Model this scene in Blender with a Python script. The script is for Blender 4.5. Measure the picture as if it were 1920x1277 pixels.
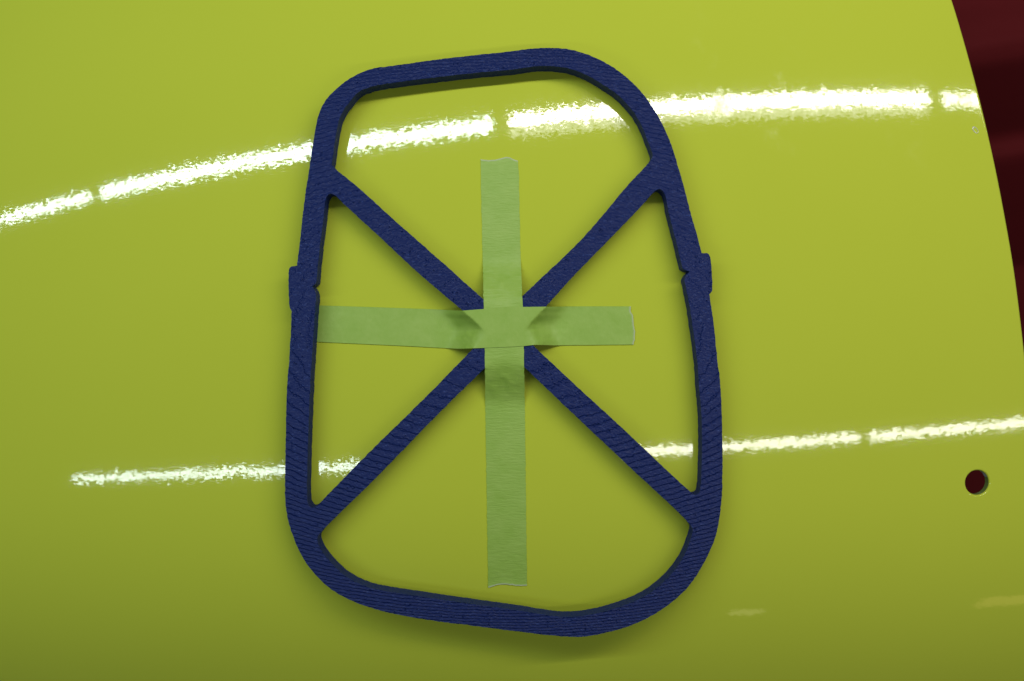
import bpy, bmesh, math, random
import numpy as np
from mathutils import Vector, Matrix, noise as mnoise
from mathutils.geometry import delaunay_2d_cdt

for o in list(bpy.data.objects):
    bpy.data.objects.remove(o)
scene = bpy.context.scene
C = scene.collection
MM = 0.001
rng = random.Random(7)

# ------------------------------------------------------------------ camera
CAM_Z = 634.0          # millimetres above the middle of the panel
FPX = 1860.0           # focal length in photograph pixels (1920 wide)
cam = bpy.data.cameras.new('camera')
cam.sensor_fit = 'HORIZONTAL'
cam.sensor_width = 36.0
cam.lens = 36.0 * FPX / 1920.0
cam.clip_start = 0.01
cam.clip_end = 50.0
cam.dof.use_dof = True
cam.dof.focus_distance = 0.624
cam.dof.aperture_fstop = 5.6
cam_o = bpy.data.objects.new('camera', cam)
C.objects.link(cam_o)
cam_o.location = (0, 0, CAM_Z * MM)
scene.camera = cam_o

# ------------------------------------------------------------------ world: the dim bounce of a workshop
world = bpy.data.worlds.new('World')
scene.world = world
world.use_nodes = True
wb = world.node_tree.nodes['Background']
wb.inputs[0].default_value = (0.62, 0.92, 1.0, 1)
wb.inputs[1].default_value = 0.055

scene.view_settings.view_transform = 'Standard'
scene.view_settings.look = 'None'
scene.view_settings.gamma = 1.0
scene.view_settings.use_curve_mapping = False
scene.view_settings.exposure = 0.0

# ------------------------------------------------------------------ lights: two ceiling rows of fluorescent tubes
ROW_H = 850.0

def tube(name, x0, x1, row, dy, width, radiance, col):
    """a fluorescent fitting on the ceiling between x0 and x1 (mm) along its row"""
    k, c = row
    a = Vector((x0, k * x0 + c + dy, ROW_H))
    b = Vector((x1, k * x1 + c + dy, ROW_H))
    L = bpy.data.lights.new(name, 'AREA')
    L.shape = 'RECTANGLE'
    ln = (b - a).length
    L.size = ln * MM
    L.size_y = width * MM
    L.energy = radiance * math.pi * (ln * MM) * (width * MM)
    L.color = col
    o = bpy.data.objects.new(name, L)
    C.objects.link(o)
    o.location = (a + b) * 0.5 * MM
    o.rotation_euler = (0, 0, math.atan2(b.y - a.y, b.x - a.x))
    return o

UP = (0.0695, 461.0)
LO = (0.0685, -237.0)
COOL = (0.84, 0.96, 1.0)
WARM = (1.0, 0.97, 0.93)
LU, LL = 51.0, 31.0
tube('fluorescent_tube', -1330, -1003, UP, 0, 27, LU * 0.70, COOL)
tube('fluorescent_tube', -971, -75, UP, 0, 30, LU * 0.82, COOL)
tube('fluorescent_tube', -42, 854, UP, 4, 27, LU * 1.2, WARM)
tube('fluorescent_tube', 893, 1240, UP, 4, 26, LU * 0.7, WARM)
tube('fixture_reflector', -42, 854, UP, -21, 20, LU * 0.15, WARM)
tube('fluorescent_tube', -975, -290, LO, 0, 15, LL, COOL)
tube('fluorescent_tube', 182, 658, LO, 0, 15, LL, WARM)
tube('fluorescent_tube', 680, 1130, LO, 0, 15, LL, WARM)
# a far, dim row of warm lamps, mirrored faintly low on the panel
FAR = (0.02, -1185.0)
tube('warm_lamp', 488, 568, FAR, 18, 60, 2.3, (1.0, 0.86, 0.42))
tube('warm_lamp', 1178, 1700, FAR, 0, 110, 1.8, (1.0, 0.66, 0.20))

# ------------------------------------------------------------------ surfaces (all in millimetres)
PC = [1.81851, -0.06042, 2.55028, -0.00344, 0.11154, -0.12839, -0.0355, 0.00846, 0.00336, -0.02535,
      -1.78758, 0.31819, -0.00992, -0.02466]

def panel_z(x, y):
    """height of the lime panel: a doubly curved body panel"""
    X, Y = x / 100.0, y / 100.0
    t = (X*X, X*Y, Y*Y, X**3, X*X*Y, X*Y*Y, Y**3, X**4, X*X*Y*Y, Y**4, X, Y, X**3*Y, X*Y**3)
    z = -sum(c * q for c, q in zip(PC, t))
    z -= 12.0 * np.maximum(0.0, (-Y - 0.95)) ** 2.2      # turns away harder towards its lower side
    return z

THICK = 13.0
TX, TY = -4.8, 4.8

def templ_z(x, y):
    """top face of the printed template (bowed a little less than the panel)"""
    z0 = float(panel_z(np.array(TX), np.array(TY)))
    return z0 + 0.4 + THICK + 0.0179 * (x - TX) - ((x - TX) ** 2 / 8000.0 + (y - TY) ** 2 / 5000.0)

def unproject(u, v, zf):
    """photograph pixel -> point on the surface z = zf(x, y)"""
    u = np.asarray(u, float); v = np.asarray(v, float)
    dx = (u - 960.0) / FPX
    dy = -(v - 638.5) / FPX
    z = np.zeros_like(u)
    for _ in range(25):
        x = dx * (CAM_Z - z); y = dy * (CAM_Z - z)
        z = zf(x, y)
    return x, y, z

# ------------------------------------------------------------------ node helpers
def new_mat(name):
    m = bpy.data.materials.new(name)
    m.use_nodes = True
    nt = m.node_tree
    return m, nt, nt.nodes['Principled BSDF']

def N(nt, kind, **kw):
    n = nt.nodes.new(kind)
    for k, v in kw.items():
        if k.startswith('i_'):
            n.inputs[int(k[2:])].default_value = v
        else:
            setattr(n, k, v)
    return n

def math_n(nt, op, a, b=None, clamp=False):
    n = nt.nodes.new('ShaderNodeMath'); n.operation = op; n.use_clamp = clamp
    for i, s in enumerate((a, b)):
        if s is None: continue
        if isinstance(s, (int, float)): n.inputs[i].default_value = s
        else: nt.links.new(s, n.inputs[i])
    return n.outputs[0]

def vmath(nt, op, a, b):
    n = nt.nodes.new('ShaderNodeVectorMath'); n.operation = op
    for i, s in enumerate((a, b)):
        if isinstance(s, (tuple, list)): n.inputs[i].default_value = s
        else: nt.links.new(s, n.inputs[i])
    return n.outputs[0]

def noise(nt, vec, scale, detail=2.0, rough=0.5, color=False):
    n = nt.nodes.new('ShaderNodeTexNoise')
    n.inputs['Scale'].default_value = scale
    n.inputs['Detail'].default_value = detail
    n.inputs['Roughness'].default_value = rough
    nt.links.new(vec, n.inputs['Vector'])
    return n.outputs['Color'] if color else n.outputs['Fac']

def maprange(nt, v, a, b, c, d, smooth=False):
    n = nt.nodes.new('ShaderNodeMapRange')
    if smooth: n.interpolation_type = 'SMOOTHSTEP'
    nt.links.new(v, n.inputs[0])
    for i, q in enumerate((a, b, c, d)): n.inputs[i + 1].default_value = q
    return n.outputs[0]

def mixcol(nt, fac, a, b):
    n = nt.nodes.new('ShaderNodeMix'); n.data_type = 'RGBA'
    if isinstance(fac, (int, float)): n.inputs[0].default_value = fac
    else: nt.links.new(fac, n.inputs[0])
    for i, s in ((6, a), (7, b)):
        if isinstance(s, (tuple, list)): n.inputs[i].default_value = s
        else: nt.links.new(s, n.inputs[i])
    return n.outputs[2]

# ------------------------------------------------------------------ materials
def mat_lime():
    m, nt, b = new_mat('lime_gloss_paint')
    tc = N(nt, 'ShaderNodeTexCoord').outputs['Object']
    geo = N(nt, 'ShaderNodeNewGeometry').outputs['Normal']
    big = noise(nt, tc, 9.0, 3.0)
    col = mixcol(nt, big, (0.552, 0.628, 0.050, 1), (0.572, 0.645, 0.055, 1))
    nt.links.new(col, b.inputs['Base Color'])
    b.inputs['Roughness'].default_value = 0.55
    b.inputs['Specular IOR Level'].default_value = 0.0
    b.inputs['Coat Weight'].default_value = 1.0
    b.inputs['Coat IOR'].default_value = 1.435
    # orange peel of the clear coat
    st = vmath(nt, 'MULTIPLY', tc, (0.55, 1.0, 1.0))
    n1 = noise(nt, st, 720.0, 1.2, 0.5, True)
    n2 = noise(nt, tc, 190.0, 0.0, 0.5, True)
    p1 = vmath(nt, 'MULTIPLY', vmath(nt, 'SUBTRACT', n1, (0.5, 0.5, 0.5)), (0.024, 0.028, 0.0))
    p2 = vmath(nt, 'MULTIPLY', vmath(nt, 'SUBTRACT', n2, (0.5, 0.5, 0.5)), (0.006, 0.007, 0.0))
    # peel is coarser away from the flatted (polished) stretch on the right
    sx = N(nt, 'ShaderNodeSeparateXYZ'); nt.links.new(tc, sx.inputs[0])
    flat = maprange(nt, sx.outputs[0], -0.02, 0.10, 1.0, 0.72, True)
    sc = N(nt, 'ShaderNodeVectorMath', operation='SCALE')
    nt.links.new(vmath(nt, 'ADD', p1, p2), sc.inputs[0]); nt.links.new(flat, sc.inputs['Scale'])
    nn = N(nt, 'ShaderNodeVectorMath', operation='NORMALIZE')
    nt.links.new(vmath(nt, 'ADD', geo, sc.outputs[0]), nn.inputs[0])
    nt.links.new(nn.outputs[0], b.inputs['Coat Normal'])
    # wiped-off polish haze: small cloudy smears with a blurrier coat
    sm = noise(nt, vmath(nt, 'MULTIPLY', tc, (1.0, 0.8, 1.0)), 27.0, 5.0, 0.62)
    smf = maprange(nt, sm, 0.55, 0.72, 0.0, 1.0, True)
    # only where the panel has been handled, towards its free edge
    hx = maprange(nt, sx.outputs[0], 0.04, 0.12, 0.0, 1.0, True)
    hy = maprange(nt, sx.outputs[1], 0.09, 0.13, 0.0, 1.0, True)
    smf = math_n(nt, 'MULTIPLY', smf, math_n(nt, 'MULTIPLY', hx, hy))
    rough = math_n(nt, 'MULTIPLY_ADD', smf, 0.09)
    rough.node.inputs[2].default_value = 0.046
    nt.links.new(rough, b.inputs['Coat Roughness'])
    return m

def mat_blue():
    m, nt, b = new_mat('navy_printed_plastic')
    tc = N(nt, 'ShaderNodeTexCoord').outputs['Object']
    geo = N(nt, 'ShaderNodeNewGeometry').outputs['Normal']
    s = N(nt, 'ShaderNodeSeparateXYZ'); nt.links.new(tc, s.inputs[0])
    wob = noise(nt, tc, 130.0, 3.0, 0.6)
    wob2 = noise(nt, tc, 700.0, 1.0, 0.6)
    x2 = math_n(nt, 'MULTIPLY', s.outputs[0], s.outputs[0])
    y2 = math_n(nt, 'MULTIPLY', s.outputs[1], s.outputs[1])
    q = math_n(nt, 'ADD', math_n(nt, 'MULTIPLY', x2, 0.27 / 700e-6), math_n(nt, 'MULTIPLY', y2, 1.0 / 700e-6))
    q = math_n(nt, 'ADD', q, math_n(nt, 'MULTIPLY', math_n(nt, 'SUBTRACT', wob, 0.5), 0.9))
    q = math_n(nt, 'ADD', q, math_n(nt, 'MULTIPLY', math_n(nt, 'SUBTRACT', wob2, 0.5), 0.5))
    fr = math_n(nt, 'FRACT', q)
    # one printed terrace: level, then a soft drop to the next layer
    step = maprange(nt, fr, 0.78, 1.0, 0.0, 1.0, True)
    saw = math_n(nt, 'SUBTRACT', fr, step)
    # only the upward faces show the terraces; walls show stacked layers
    ns = N(nt, 'ShaderNodeSeparateXYZ'); nt.links.new(geo, ns.inputs[0])
    topf = maprange(nt, ns.outputs[2], 0.4, 0.8, 0.0, 1.0)
    zz = math_n(nt, 'MULTIPLY', math_n(nt, 'SINE', math_n(nt, 'MULTIPLY', s.outputs[2], 2 * math.pi / 0.0009)), 0.10)
    h = mixf(nt, topf, zz, saw)
    grain = noise(nt, vmath(nt, 'MULTIPLY', tc, (0.6, 1.3, 1.0)), 900.0, 2.0, 0.7)
    pits = maprange(nt, noise(nt, tc, 420.0, 1.0, 0.5), 0.70, 0.76, 0.0, -1.3)
    h = math_n(nt, 'ADD', h, math_n(nt, 'MULTIPLY', grain, 0.24))
    h = math_n(nt, 'ADD', h, pits)
    bp = N(nt, 'ShaderNodeBump')
    bp.inputs['Strength'].default_value = 1.0
    bp.inputs['Distance'].default_value = 0.00060
    nt.links.new(h, bp.inputs['Height'])
    nt.links.new(bp.outputs[0], b.inputs['Normal'])
    pale = maprange(nt, noise(nt, vmath(nt, 'MULTIPLY', tc, (0.7, 1.4, 1.0)), 520.0, 3.0, 0.75), 0.57, 0.74, 0.0, 1.0)
    col = mixcol(nt, pale, (0.0036, 0.0150, 0.108, 1), (0.038, 0.070, 0.25, 1))
    # the extruded side walls are smoother; a paler colour paints in the light they catch
    side = maprange(nt, topf, 0.0, 1.0, 1.0, 0.0)
    col = mixcol(nt, side, col, (0.017, 0.034, 0.165, 1))
    nt.links.new(col, b.inputs['Base Color'])
    b.inputs['Roughness'].default_value = 0.42
    nt.links.new(maprange(nt, topf, 0.0, 1.0, 0.035, 0.27), b.inputs['Specular IOR Level'])
    return m

def mixf(nt, fac, a, b):
    n = nt.nodes.new('ShaderNodeMix'); n.data_type = 'FLOAT'
    nt.links.new(fac, n.inputs[0]); nt.links.new(a, n.inputs[2]); nt.links.new(b, n.inputs[3])
    return n.outputs[0]

def mat_tape(name, along_y):
    m, nt, b = new_mat(name)
    tc = N(nt, 'ShaderNodeTexCoord').outputs['Object']
    torn = N(nt, 'ShaderNodeAttribute', attribute_name='torn').outputs['Fac']
    sc = (0.32, 1.5, 0.6) if along_y else (1.0, 0.7, 0.6)
    v = vmath(nt, 'MULTIPLY', tc, sc)
    crepe = noise(nt, v, 520.0 if along_y else 300.0, 3.0, 0.62)
    broad = noise(nt, tc, 70.0, 3.0, 0.55)
    fac = math_n(nt, 'MULTIPLY', maprange(nt, broad, 0.3, 0.7, 0.0, 1.0), 0.6)
    fac = math_n(nt, 'ADD', fac, math_n(nt, 'MULTIPLY', maprange(nt, crepe, 0.25, 0.75, 0.0, 1.0), 0.4))
    col = mixcol(nt, fac, (0.300, 0.490, 0.062, 1), (0.380, 0.560, 0.105, 1))
    col = mixcol(nt, torn, col, (0.55, 0.58, 0.44, 1))
    nt.links.new(col, b.inputs['Base Color'])
    b.inputs['Roughness'].default_value = 0.5
    b.inputs['Specular IOR Level'].default_value = 0.5
    bp = N(nt, 'ShaderNodeBump')
    bp.inputs['Strength'].default_value = 1.0 if along_y else 0.6
    bp.inputs['Distance'].default_value = 0.00035
    nt.links.new(crepe, bp.inputs['Height'])
    nt.links.new(bp.outputs[0], b.inputs['Normal'])
    return m

def mat_simple(name, col, rough, spec=0.5, coat=0.0, var=0.0):
    m, nt, b = new_mat(name)
    tc = N(nt, 'ShaderNodeTexCoord').outputs['Object']
    n = noise(nt, tc, 14.0, 4.0)
    c2 = tuple(min(1, c * (1 + var)) for c in col[:3]) + (1,)
    c1 = tuple(c * (1 - var) for c in col[:3]) + (1,)
    nt.links.new(mixcol(nt, n, c1, c2), b.inputs['Base Color'])
    b.inputs['Roughness'].default_value = rough
    b.inputs['Specular IOR Level'].default_value = spec
    b.inputs['Coat Weight'].default_value = coat
    b.inputs['Coat Roughness'].default_value = 0.12
    return m

M_LIME = mat_lime()
M_BLUE = mat_blue()
M_TAPE_V = mat_tape('green_crepe_tape_long', True)
M_TAPE_H = mat_tape('green_crepe_tape_short', False)
M_RED = mat_simple('dark_red_paint', (0.100, 0.009, 0.011, 1), 0.7, 0.05, 0.0, 0.12)
M_PRIMER = mat_simple('lime_overspray_on_fibreglass', (0.36, 0.42, 0.10, 1), 0.5, 0.3, 0.0, 0.25)
def mat_cut():
    m, nt, b = new_mat('cut_edge_primer_and_paint')
    tc = N(nt, 'ShaderNodeTexCoord').outputs['Object']
    f = maprange(nt, noise(nt, tc, 130.0, 2.0), 0.46, 0.54, 0.0, 1.0)
    nt.links.new(mixcol(nt, f, (0.16, 0.22, 0.05, 1), (0.42, 0.43, 0.42, 1)), b.inputs['Base Color'])
    b.inputs['Roughness'].default_value = 0.6
    return m

M_CUT = mat_cut()
M_BLISTER = mat_simple('blister_painted_glint', (0.60, 0.62, 0.36, 1), 0.15, 0.5, 1.0, 0.02)  # pale cream colour paints in the bright glint of the ring

# ------------------------------------------------------------------ mesh helpers
def mesh_obj(name, verts_mm, faces, mat, parent=None, origin=(0, 0, 0), sharp=None, normals=None):
    me = bpy.data.meshes.new(name)
    ox, oy, oz = origin
    me.from_pydata([((x - ox) * MM, (y - oy) * MM, (z - oz) * MM) for x, y, z in verts_mm], [], faces)
    me.materials.append(mat)
    me.polygons.foreach_set('use_smooth', [True] * len(me.polygons))
    me.update()
    if sharp is not None:
        me.set_sharp_from_angle(angle=math.radians(sharp))
    if normals is not None:
        me.normals_split_custom_set_from_vertices(normals)
    o = bpy.data.objects.new(name, me)
    C.objects.link(o)
    if parent is not None:
        o.parent = parent
    else:
        o.location = (ox * MM, oy * MM, oz * MM)
    return o

def root(name, origin, label, cat):
    e = bpy.data.objects.new(name, None)
    e.empty_display_size = 0.02
    C.objects.link(e)
    e.location = tuple(c * MM for c in origin)
    e['label'] = label
    e['category'] = cat
    return e

def inside(poly, px, py):
    poly = np.asarray(poly, float)
    px = np.asarray(px, float); py = np.asarray(py, float)
    r = np.zeros(px.shape, bool)
    x0, y0 = poly[:, 0], poly[:, 1]
    x1, y1 = np.roll(x0, -1), np.roll(y0, -1)
    for a, b, c, d in zip(x0, y0, x1, y1):
        if b == d: continue
        cond = ((b > py) != (d > py)) & (px < (c - a) * (py - b) / (d - b) + a)
        r ^= cond
    return r

def dist_to_poly(poly, px, py):
    poly = np.asarray(poly, float)
    best = np.full(len(px), 1e9)
    P = np.stack([px, py], 1)
    nxt = np.roll(poly, -1, 0)
    for a, b in zip(poly, nxt):
        d = b - a
        L = max(1e-9, float(d @ d))
        t = np.clip(((P - a) @ d) / L, 0, 1)
        q = P - (a + t[:, None] * d)
        best = np.minimum(best, np.hypot(q[:, 0], q[:, 1]))
    return best

def spline(pts, step):
    """closed outline through pts (x, y[, 1 = sharp corner]), Catmull-Rom between corners, resampled every `step`"""
    n = len(pts)
    P = [np.array(p[:2], float) for p in pts]
    S = [len(p) > 2 for p in pts]
    out = []
    for i in range(n):
        a, b = P[i], P[(i + 1) % n]
        p0 = P[i - 1] if not S[i] else a - (b - a)
        p3 = P[(i + 2) % n] if not S[(i + 1) % n] else b + (b - a)
        L = np.linalg.norm(b - a)
        def knot(d): return max(1e-6, np.linalg.norm(d)) ** 0.5
        t0 = 0; t1 = t0 + knot(a - p0); t2 = t1 + knot(b - a); t3 = t2 + knot(p3 - b)
        k = max(1, int(round(L / step)))
        for j in range(k):
            t = t1 + (t2 - t1) * j / k
            A1 = (t1 - t) / (t1 - t0) * p0 + (t - t0) / (t1 - t0) * a
            A2 = (t2 - t) / (t2 - t1) * a + (t - t1) / (t2 - t1) * b
            A3 = (t3 - t) / (t3 - t2) * b + (t - t2) / (t3 - t2) * p3
            B1 = (t2 - t) / (t2 - t0) * A1 + (t - t0) / (t2 - t0) * A2
            B2 = (t3 - t) / (t3 - t1) * A2 + (t - t1) / (t3 - t1) * A3
            out.append((t2 - t) / (t2 - t1) * B1 + (t - t1) / (t2 - t1) * B2)
    return np.array(out)

def cdt(points, edges):
    vs, es, fs, ov, oe, of = delaunay_2d_cdt([Vector((float(x), float(y))) for x, y in points], edges, [], 0, 1e-6)
    return np.array([(v.x, v.y) for v in vs]), [list(f) for f in fs], ov

# ------------------------------------------------------------------ setting: the blurred dark red surface beneath
def build_red():
    PRO = ([-500, 60, 158, 166, 176, 184, 236, 250, 270, 460, 760], [-345, -238, -133, -127, -130, -126, -48, -40, -44, -110, -190])
    xs = np.linspace(-700, 1000, 90)
    ys = np.linspace(-640, 700, 380)
    verts, faces = [], []
    for y in ys:
        for x in xs:
            # slopes shaped to catch or lose light, banding the surface bright and dark
            q = y - 0.16 * (x - 420)
            z = -150 + float(np.interp(q, PRO[0], PRO[1]))
            verts.append((x, y, z))
    nx = len(xs)
    for j in range(len(ys) - 1):
        for i in range(nx - 1):
            a = j * nx + i
            faces.append((a, a + 1, a + nx + 1, a + nx))
    o = mesh_obj('red_panel', verts, faces, M_RED, None, (380, 40, -500))
    o['label'] = 'dark red painted surface, out of focus, beneath the free edge of the lime panel'
    o['category'] = 'panel'
    sm = o.modifiers.new('thickness', 'SOLIDIFY'); sm.thickness = 0.003; sm.offset = -1
    return o

# ------------------------------------------------------------------ the lime panel
PANEL_T = 5.0
HOLE_PX = (1833, 905)
HOLE_R = 9.3

def surf_normal(x, y, e=0.05):
    nx = -(panel_z(x + e, y) - panel_z(x - e, y)) / (2 * e)
    ny = -(panel_z(x, y + e) - panel_z(x, y - e)) / (2 * e)
    n = np.stack([nx, ny, np.ones_like(nx)], -1)
    return n / np.linalg.norm(n, axis=-1, keepdims=True)

def build_panel():
    edge_px = [(1700, -210), (1742, -110), (1781, 0), (1799, 59), (1834, 188), (1861, 305), (1881, 407), (1897, 500),
               (1909, 590), (1920, 690), (1931, 820), (1939, 960), (1944, 1100), (1946, 1277), (1944, 1500)]
    ex, ey, _ = unproject([p[0] for p in edge_px], [p[1] for p in edge_px], panel_z)
    pts = list(zip(ex, ey))
    pts[0] = pts[0] + (1,); pts[-1] = pts[-1] + (1,)
    pts += [(-440.0, pts[-1][1], 1), (-440.0, pts[0][1], 1)]
    outer = spline(pts, 4.0)
    hx, hy, hz = unproject(np.array([HOLE_PX[0]]), np.array([HOLE_PX[1]]), panel_z)
    hc = np.array([hx[0], hy[0]])
    ang = np.linspace(0, 2 * math.pi, 72, endpoint=False)
    hole = np.stack([hc[0] + HOLE_R * np.cos(ang), hc[1] + HOLE_R * np.sin(ang)], 1)
    g = 6.0
    X, Y = np.meshgrid(np.arange(-436, ex.max() + 6, g), np.arange(outer[:, 1].min() + 3, outer[:, 1].max(), g))
    X = X.ravel(); Y = Y.ravel()
    ok = inside(outer, X, Y)
    X, Y = X[ok], Y[ok]
    ok = (dist_to_poly(outer, X, Y) > 2.2) & (np.hypot(X - hc[0], Y - hc[1]) > HOLE_R + 1.5)
    X, Y = X[ok], Y[ok]
    pts2 = np.concatenate([outer, hole, np.stack([X, Y], 1)])
    no, nh = len(outer), len(hole)
    edges = [(i, (i + 1) % no) for i in range(no)] + [(no + i, no + (i + 1) % nh) for i in range(nh)]
    V, F, ov = cdt(pts2, edges)
    cen = np.array([V[f].mean(0) for f in F])
    keep = inside(outer, cen[:, 0], cen[:, 1]) & ~inside(hole, cen[:, 0], cen[:, 1])
    F = [f for f, k in zip(F, keep) if k]
    Z = panel_z(V[:, 0], V[:, 1])
    NRM = surf_normal(V[:, 0], V[:, 1])
    o0 = (0.0, 0.0, -PANEL_T)
    r = root('painted_panel', o0, 'large glossy lime green curved panel with a drilled hole, under the navy template', 'panel')
    mesh_obj('shell', [(x, y, z) for (x, y), z in zip(V, Z)], F, M_LIME, r, o0, None, [tuple(n) for n in NRM])
    # underside, in the bare colour
    mesh_obj('underside', [(x, y, z - PANEL_T) for (x, y), z in zip(V, Z)], [f[::-1] for f in F], M_PRIMER, r, o0)

    def rim(loop, out_sign, rad, name, mat_low, steps=6, wall_mat=None):
        """rounded lip round a boundary loop, then the cut wall down to the underside"""
        n = len(loop)
        d = np.roll(loop, -1, 0) - np.roll(loop, 1, 0)
        d /= np.linalg.norm(d, axis=1)[:, None]
        area = 0.5 * np.sum(loop[:, 0] * np.roll(loop[:, 1], -1) - np.roll(loop[:, 0], -1) * loop[:, 1])
        outw = np.stack([d[:, 1], -d[:, 0]], 1) * (1 if area > 0 else -1) * out_sign
        base_n = surf_normal(loop[:, 0], loop[:, 1])
        z0 = panel_z(loop[:, 0], loop[:, 1])
        rings, norms = [], []
        o3 = np.concatenate([outw, np.zeros((n, 1))], 1)
        o3 = o3 - (o3 * base_n).sum(1)[:, None] * base_n
        o3 /= np.linalg.norm(o3, axis=1)[:, None]
        p0 = np.concatenate([loop, z0[:, None]], 1)
        for k in range(steps + 1):
            a = 0.5 * math.pi * k / steps
            rings.append(p0 + o3 * rad * math.sin(a) - base_n * rad * (1 - math.cos(a)))
            norms.append(o3 * math.sin(a) + base_n * math.cos(a))
        rings.append(p0 + o3 * rad - base_n * PANEL_T); norms.append(o3)
        verts = np.concatenate(rings); nr = np.concatenate(norms)
        faces = []
        flip = (area > 0) == (out_sign > 0)
        for k in range(len(rings) - 1):
            for i in range(n):
                a, b = k * n + i, k * n + (i + 1) % n
                q = (a, a + n, b + n, b)
                faces.append(q if flip else q[::-1])
        ob = mesh_obj(name, [tuple(v) for v in verts], faces, mat_low, r, o0, None, [tuple(v) for v in nr])
        if wall_mat is not None:
            ob.data.materials.append(wall_mat)
            for p in ob.data.polygons:
                if p.index >= steps * n: p.material_index = 1
        return ob
    rim(outer, 1, 2.0, 'rolled_edge', M_LIME)
    h = rim(hole, -1, 1.2, 'bolt_hole', M_LIME, 6, M_CUT)
    h['label'] = 'small round hole drilled through the lime panel, showing its wall'
    # the little ring-shaped blister in the clear coat near the edge
    bx, by, bz = unproject(np.array([1829.0]), np.array([244.0]), panel_z)
    nb = surf_normal(bx, by)[0]
    fr = Vector(nb).to_track_quat('Z', 'Y').to_matrix()
    verts, faces = [], []
    A, B = 30, 8
    for i in range(A):
        t = 2 * math.pi * i / A
        rr = 1.9 + 0.25 * math.sin(2 * t + 0.5)
        for j in range(B):
            s = 2 * math.pi * j / B
            w = 0.5 * (1 + 0.4 * math.sin(t + 1.0))
            p = fr @ Vector(((rr + w * math.cos(s)) * math.cos(t) * 1.1, (rr + w * math.cos(s)) * math.sin(t) * 0.72, 0.34 * math.sin(s)))
            verts.append((bx[0] + p.x, by[0] + p.y, bz[0] + p.z))
    for i in range(A):
        for j in range(B):
            faces.append((i * B + j, ((i + 1) % A) * B + j, ((i + 1) % A) * B + (j + 1) % B, i * B + (j + 1) % B))
    mesh_obj('paint_blister', verts, faces, M_BLISTER, r, o0)
    return r

# ------------------------------------------------------------------ the printed template
OUT_PX = [(960, 96), (841, 109), (740, 123), (690, 131), (655, 148), (628, 169), (609, 190.5), (597, 217), (588, 262), (580, 316),
          (573, 361), (568, 401), (560, 473), (557, 498, 1), (545, 500.5), (541.5, 507), (541, 520), (543.4, 577), (547, 584, 1),
          (545, 628), (542, 680), (539, 714), (535.5, 833), (534.5, 900), (535, 940), (540, 974.5), (552, 1012), (573, 1054), (608, 1094),
          (648, 1121), (706, 1143), (786, 1159.6), (893, 1174), (980, 1185), (1040, 1192), (1090, 1194), (1146, 1184), (1199.5, 1166),
          (1253, 1134), (1293, 1097), (1324.6, 1046), (1343, 1001), (1352.6, 940), (1354.5, 893), (1354, 807), (1350, 714), (1345, 675),
          (1338, 606), (1330, 552, 1), (1335, 546), (1335.5, 540), (1331.5, 482), (1327, 475), (1315.5, 474.5, 1), (1306, 438), (1295.5, 401),
          (1285, 361), (1273, 318), (1258, 270), (1243.5, 236), (1226, 205), (1202, 172), (1170, 141), (1141, 121), (1106, 104),
          (1069, 93), (1040, 90), (994, 91.5)]
TOP_PX = [(960, 130.6), (897, 136), (761, 152), (705, 160.5), (673, 172), (654.5, 193), (640, 214.5), (632, 241), (626, 278), (622, 308, 1),
          (624, 312), (673, 353), (744, 417), (805, 470.5), (906, 561), (943, 594, 1), (981, 554), (1093, 446), (1182, 342), (1219, 302),
          (1223.5, 293), (1216, 268), (1200, 230), (1181, 201), (1154, 174.5), (1122, 153), (1090, 136), (1058, 126.5), (1008, 124)]
LEFT_PX = [(612, 370), (618.5, 363.5), (628, 366), (641, 379), (706, 438.5), (786, 513), (866, 581), (916, 625, 1), (889, 652), (788, 754.6),
           (698.6, 842), (602, 941), (594, 949.5), (584, 952), (577.5, 944), (576.5, 878), (579.5, 774), (584, 680), (586.6, 641),
           (591, 580), (592.5, 554), (590, 545), (585, 537, 1), (592, 532), (594.6, 513), (598.6, 473), (606.6, 409)]
RIGHT_PX = [(1236.5, 354.5), (1229, 357.5), (1202, 387), (1133, 458), (1072, 521), (1024, 574), (975, 625, 1), (998.7, 647), (1070, 714),
            (1168, 804), (1294, 922), (1302, 928), (1310, 926), (1312.7, 918), (1315.7, 863), (1315.7, 789), (1311, 729), (1307.5, 680),
            (1301, 628), (1291.6, 566), (1283.6, 527), (1284, 521), (1293, 509, 1), (1281, 504), (1278, 496), (1269, 457), (1255.6, 406.6), (1245, 361)]
BOT_PX = [(946, 652.5, 1), (908, 690.6), (817.6, 780), (698.6, 902), (600, 1000), (595, 1009), (600, 1027), (618.5, 1053), (653, 1083.7), (690, 1101),
          (733, 1110), (786, 1118), (866, 1130), (920, 1137.5), (980, 1146), (1013, 1151.6), (1066, 1157), (1120, 1150), (1173, 1134),
          (1213, 1115.6), (1247, 1089), (1277, 1052), (1293, 1017), (1299, 993), (1296, 986), (1180, 875), (1079, 780), (984, 689)]

def to_mm(px):
    a = np.asarray(px, float)
    x, y, _ = unproject(a[:, 0], a[:, 1], templ_z)
    return np.stack([x, y], 1)

TEMPL_LOOPS = []

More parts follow.
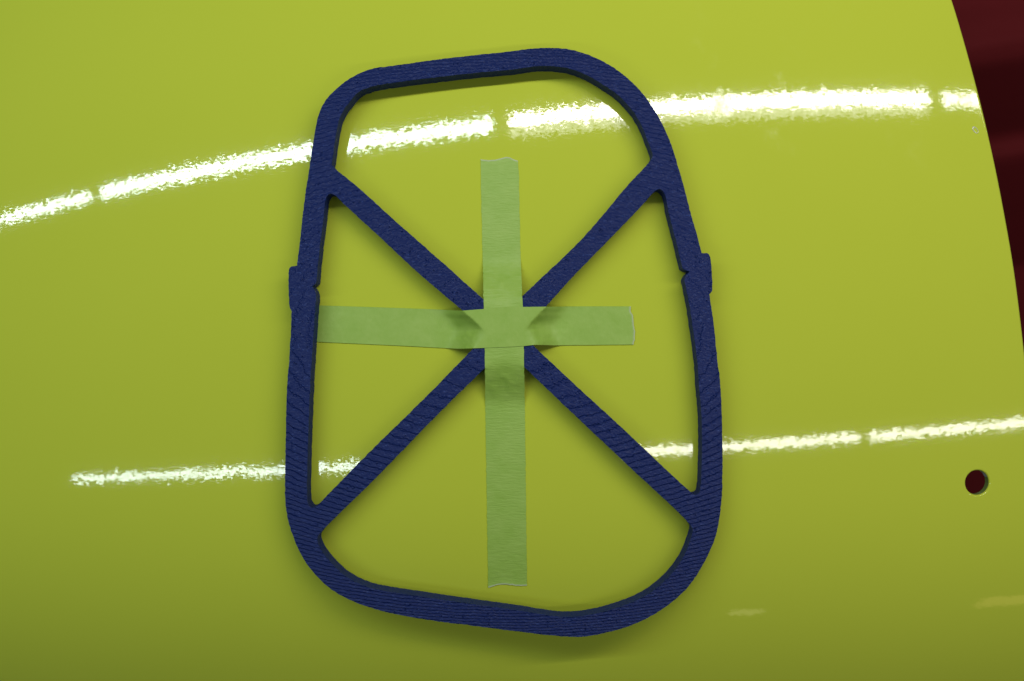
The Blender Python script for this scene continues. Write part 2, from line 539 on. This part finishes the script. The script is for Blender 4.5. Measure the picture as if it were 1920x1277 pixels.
def build_template():
    loops = []
    for src in (OUT_PX, TOP_PX, LEFT_PX, RIGHT_PX, BOT_PX):
        L = spline(src, 3.4)
        n = len(L)
        d = np.roll(L, -1, 0) - np.roll(L, 1, 0)
        d /= np.maximum(1e-6, np.linalg.norm(d, axis=1))[:, None]
        nrm = np.stack([d[:, 1], -d[:, 0]], 1)
        j = np.array([rng.gauss(0, 0.32) for _ in range(n)])
        j = 0.7 * j + 0.3 * np.roll(j, 1)
        L = L + nrm * j[:, None]            # slightly ragged printed edge
        loops.append(to_mm(L))
    TEMPL_LOOPS[:] = loops
    pts = np.concatenate(loops)
    edges = []
    off = 0
    loop_id = []
    for li, L in enumerate(loops):
        n = len(L)
        edges += [(off + i, off + (i + 1) % n) for i in range(n)]
        off += n
    # seams where struts meet the rim, where they meet each other and where the tabs grow from the rim
    def near(px):
        q = to_mm([px])[0]
        return int(np.argmin(np.hypot(*(pts - q).T)))
    seams = [((623, 310), (616, 365)), ((1220, 301), (1235, 355)), ((583, 952), (596, 1006)), ((1303, 928), (1298, 988)),
             ((557, 498), (547, 584)), ((1315.5, 474.5), (1330, 552))]
    for a, b in seams:
        edges.append((near(a), near(b)))
    ctr = to_mm([(945.5, 624)])[0]
    ci = len(pts)
    pts = np.concatenate([pts, ctr[None]])
    for v in ((943, 594), (916, 625), (975, 625), (946, 652.5)):
        edges.append((near(v), ci))
    g = 4.0
    X, Y = np.meshgrid(np.arange(-150, 150, g), np.arange(-200, 200, g))
    X = X.ravel(); Y = Y.ravel()
    ok = inside(loops[0], X, Y)
    for h in loops[1:]: ok &= ~inside(h, X, Y)
    X, Y = X[ok], Y[ok]
    dd = np.min([dist_to_poly(L, X, Y) for L in loops], axis=0)
    ok = (dd > 1.5) & (np.hypot(X - ctr[0], Y - ctr[1]) > 2)
    pts = np.concatenate([pts, np.stack([X[ok], Y[ok]], 1)])
    V, F, ov = cdt(pts, edges)
    cen = np.array([V[f].mean(0) for f in F])
    keep = inside(loops[0], cen[:, 0], cen[:, 1])
    for h in loops[1:]: keep &= ~inside(h, cen[:, 0], cen[:, 1])
    F = [f for f, k in zip(F, keep) if k]
    cen = cen[keep]
    ZT = templ_z(V[:, 0], V[:, 1])
    # part of every face
    polys = {
        ('strut', 0): [(623, 310), (943, 594), (945.5, 624), (916, 625), (616, 365)],
        ('strut', 1): [(1220, 301), (943, 594), (945.5, 624), (975, 625), (1235, 355)],
        ('strut', 2): [(583, 952), (916, 625), (945.5, 624), (946, 652.5), (596, 1006)],
        ('strut', 3): [(1303, 928), (975, 625), (945.5, 624), (946, 652.5), (1298, 988)],
        ('side_tab', 0): [(557, 498), (547, 584), (530, 590), (530, 490)],
        ('side_tab', 1): [(1315.5, 474.5), (1330, 552), (1345, 560), (1345, 465)],
    }
    part = np.array(['rim:0'] * len(F), dtype=object)
    for (nm, k), px in polys.items():
        a = to_mm(px)
        c = a.mean(0)
        a = c + (a - c) * 1.0
        if nm == 'strut':   # widen sideways so curved edges stay in the strut
            pass
        part[inside(a, cen[:, 0], cen[:, 1])] = '%s:%d' % (nm, k)
    z0 = float(templ_z(TX, TY)) - THICK
    org = (TX, TY, z0)
    r = root('printed_template', org, 'navy blue printed plastic template frame with crossed struts, taped to the lime panel', 'template')
    # flood-fix: slivers of strut area that the straight polygons missed
    emap = {}
    for fi, f in enumerate(F):
        for k in range(3):
            e = tuple(sorted((f[k], f[(k + 1) % 3])))
            emap.setdefault(e, []).append(fi)
    seam_set = set()
    def add_seam(a, b):
        seam_set.add(tuple(sorted((a, b))))
    # label by connected areas bounded by the seams
    def path_edges(pa, pb):
        A, B = to_mm([pa])[0], to_mm([pb])[0]
        A = V[np.argmin(np.hypot(*(V - A).T))]; B = V[np.argmin(np.hypot(*(V - B).T))]
        d = B - A; L = np.linalg.norm(d)
        t = ((V - A) @ d) / L**2
        q = np.abs((V[:, 0] - A[0]) * d[1] - (V[:, 1] - A[1]) * d[0]) / L
        on = [int(i) for i in np.where((q < 1e-3) & (t > -1e-3) & (t < 1 + 1e-3))[0]]
        on.sort(key=lambda i: t[i])
        for a, b in zip(on[:-1], on[1:]): add_seam(a, b)
    for a, b in seams: path_edges(a, b)
    for v in ((943, 594), (916, 625), (975, 625), (946, 652.5)): path_edges(v, (945.5, 624))
    comp = -np.ones(len(F), int); nc = 0
    for s in range(len(F)):
        if comp[s] >= 0: continue
        st = [s]; comp[s] = nc
        while st:
            f = st.pop()
            for k in range(3):
                e = tuple(sorted((F[f][k], F[f][(k + 1) % 3])))
                if e in seam_set: continue
                for q in emap[e]:
                    if comp[q] < 0: comp[q] = nc; st.append(q)
        nc += 1
    for c in range(nc):
        idx = np.where(comp == c)[0]
        vals, cnt = np.unique(part[idx].astype(str), return_counts=True)
        part[idx] = vals[np.argmax(cnt)]
    for key in sorted(set(part)):
        nm = key.split(':')[0]
        fs = [F[i] for i in np.where(part == key)[0]]
        used = sorted({v for f in fs for v in f})
        ix = {v: i for i, v in enumerate(used)}
        n = len(used)
        verts = [(V[v][0], V[v][1], ZT[v]) for v in used] + [(V[v][0], V[v][1], ZT[v] - THICK) for v in used]
        faces = [tuple(ix[v] for v in f) for f in fs] + [tuple(ix[v] + n for v in f[::-1]) for f in fs]
        for f in fs:
            for k in range(3):
                a, b = f[k], f[(k + 1) % 3]
                if len(emap[tuple(sorted((a, b)))]) == 1:      # outline edge: a wall stands here
                    faces.append((ix[a], ix[a] + n, ix[b] + n, ix[b]))
        mesh_obj(nm, verts, faces, M_BLUE, r, org, 35)
    return r

# ------------------------------------------------------------------ the tape strips
def smooth(a, b, t):
    t = np.clip((t - a) / (b - a), 0, 1)
    return t * t * (3 - 2 * t)

def ramp(a, b, t):
    t = np.clip((t - a) / (b - a), 0, 1)
    s = t * t * (3 - 2 * t)
    return 0.65 * t + 0.35 * s

def build_tape(name, U, Vv, lift_px, base_gap, torn, mat, label, seed):
    """U, Vv: photograph pixels of a grid of the strip; lift_px 0..1: 1 where it lies on the template"""
    def zf(x, y):
        return (panel_z(x, y) + base_gap) * (1 - lift_px) + (templ_z(x, y) + base_gap + 0.1) * lift_px
    X, Y, Z = unproject(U, Vv, zf)
    nj, ni = U.shape
    # the strip may not cut into the template: lift it off there, then relax it a little
    foot = np.zeros(X.size, bool)
    for ddx, ddy in ((0, 0), (0.7, 0), (-0.7, 0), (0, 0.7), (0, -0.7)):
        f = inside(TEMPL_LOOPS[0], X.ravel() + ddx, Y.ravel() + ddy)
        for h in TEMPL_LOOPS[1:]: f &= ~inside(h, X.ravel() + ddx, Y.ravel() + ddy)
        foot |= f
    foot = foot.reshape(X.shape) & (lift_px > 0.02)
    obst = np.where(foot, templ_z(X, Y) + base_gap, panel_z(X, Y) + base_gap)
    for _ in range(14):
        P = np.pad(Z, 1, mode='edge')
        Z = np.maximum(0.25 * (P[:-2, 1:-1] + P[2:, 1:-1] + P[1:-1, :-2] + P[1:-1, 2:]), obst)
    # small puckers where the strip is strained over the struts, and faint waves along the rest
    slope = np.clip(4 * lift_px * (1 - lift_px), 0, 1)
    pk = np.array([mnoise.noise(Vector((x * 0.20, y * 0.20, seed))) + 0.6 * mnoise.noise(Vector((x * 0.5, y * 0.5, seed + 9.0)))
                   for x, y in zip(X.ravel(), Y.ravel())]).reshape(X.shape)
    Z = Z + np.maximum(-0.05, pk) * (0.10 + 0.62 * slope) * (1 - 0.5 * foot)
    org = (float(X.mean()), float(Y.mean()), float(Z.min()))
    th = 0.22
    top = [(X[j, i], Y[j, i], Z[j, i]) for j in range(nj) for i in range(ni)]
    bot = [(x, y, z - th) for x, y, z in top]
    n = len(top)
    faces = []
    for j in range(nj - 1):
        for i in range(ni - 1):
            a = j * ni + i
            q = (a, a + 1, a + ni + 1, a + ni)
            faces.append(q); faces.append(tuple(v + n for v in q[::-1]))
    border = [j * ni for j in range(nj)] + [(nj - 1) * ni + i for i in range(1, ni)] + [j * ni + ni - 1 for j in range(nj - 2, -1, -1)] + list(range(ni - 2, 0, -1))
    for k in range(len(border)):
        a, b = border[k], border[(k + 1) % len(border)]
        faces.append((a, b, b + n, a + n))
    o = mesh_obj(name, top + bot, faces, mat, None, org)
    bm = bmesh.new(); bm.from_mesh(o.data); bmesh.ops.recalc_face_normals(bm, faces=bm.faces); bm.to_mesh(o.data); bm.free()
    o.data.set_sharp_from_angle(angle=math.radians(50))
    at = o.data.attributes.new('torn', 'FLOAT', 'POINT')
    t = np.concatenate([torn.ravel(), torn.ravel()])
    at.data.foreach_set('value', t.astype(np.float32))
    o['label'] = label
    o['category'] = 'tape'
    return o

def ragged(n, amp, seed):
    r = random.Random(seed)
    v = np.array([r.gauss(0, amp) for _ in range(n)])
    return 0.6 * v + 0.4 * np.roll(v, 1)

def build_tapes():
    # long strip down the middle, under the short one
    ni, nj = 25, 260
    s = np.linspace(0, 1, nj)[:, None] * np.ones((1, ni))
    w = np.ones((nj, 1)) * np.linspace(0, 1, ni)[None]
    e0 = np.interp(w[0], [0, .12, .22, .35, .5, .62, .70, .78, .9, 1], [298, 300, 301, 300, 298, 296, 293.5, 295, 299, 301.5]) + ragged(ni, 0.5, 1)
    e1 = np.interp(w[0], [0, .05, .15, .3, .45, .6, .75, .9, 1], [1101, 1100.5, 1098, 1096, 1095.5, 1097, 1098, 1098, 1098]) + ragged(ni, 0.4, 2)
    Vp = e0[None] * (1 - s) + e1[None] * s
    lft = np.interp(Vp, [296, 480, 570, 620, 690, 760, 1098], [901, 905, 907, 908, 909.5, 910, 915.5])
    rgt = np.interp(Vp, [296, 330, 480, 570, 620, 690, 760, 1098], [970.5, 973, 976, 980, 981.5, 983, 984, 988])
    wob = ragged(nj, 0.35, 3)[:, None] * (np.abs(w - .5) * 2) ** 8
    Up = lft * (1 - w) + rgt * w + wob
    # contact with the crossing: a little earlier at the strip's sides, where the struts spread
    side = np.abs(w - 0.5) * 2
    lift = ramp(490, 568 - 4 * side, Vp) * (1 - ramp(680 + 6 * side, 756, Vp))
    torn = np.clip(1 - np.minimum(np.abs(Vp - e0[None]), np.abs(Vp - e1[None])) / 2.6, 0, 1) * 0.9
    build_tape('masking_tape', Up, Vp, lift, 0.3, torn, M_TAPE_V,
               'long strip of green crepe masking tape running down over the strut crossing', 3.7)
    # short strip across, on top of the long one
    ni, nj = 31, 260
    s = np.linspace(0, 1, nj)[:, None] * np.ones((1, ni))
    w = np.ones((nj, 1)) * np.linspace(0, 1, ni)[None]
    e0 = np.interp(w[0], [0, .1, .3, .5, .7, .85, .93, 1], [593.5, 592, 590.5, 590, 589.5, 588.5, 590, 588]) + ragged(ni, 0.7, 4)
    e1 = np.interp(w[0], [0, .12, .22, .35, .5, .7, .85, 1], [1183, 1182.5, 1186, 1187.5, 1188.5, 1190.5, 1190, 1187]) + ragged(ni, 0.6, 5)
    Up = e0[None] * (1 - s) + e1[None] * s
    topv = np.interp(Up, [588, 700, 800, 866, 906, 945, 985, 1024, 1090, 1188], [572.5, 576, 579.5, 582.5, 579.5, 576, 575.5, 575, 574.5, 574.5])
    botv = np.interp(Up, [588, 640, 760, 860, 905, 945, 985, 1003, 1040, 1100, 1188], [640.5, 643, 648.5, 654, 652.5, 651, 648.5, 646.5, 647.5, 647, 646])
    Vp = topv * (1 - w) + botv * w
    side = np.abs(w - 0.47) * 2
    low = (w > 0.47) * 1.0
    liftL = ramp(856 - 30 * side + 16 * low * side, 915 - 48 * side ** 0.9 + 20 * low * side, Up)
    liftR = 1 - ramp(977 + 48 * side ** 0.9 - 20 * low * side, 1034 + 32 * side - 18 * low * side, Up)
    lift = liftL * liftR
    torn = np.clip(1 - np.minimum(np.abs(Up - e0[None]), np.abs(Up - e1[None])) / 3.0, 0, 1)
    # gentle waves where the strip is not pressed flat
    build_tape('masking_tape', Up, Vp, lift, 0.8, torn, M_TAPE_H,
               'short strip of green masking tape lying across, over the longer strip', 21.3)

build_red()
build_panel()
build_template()
build_tapes()
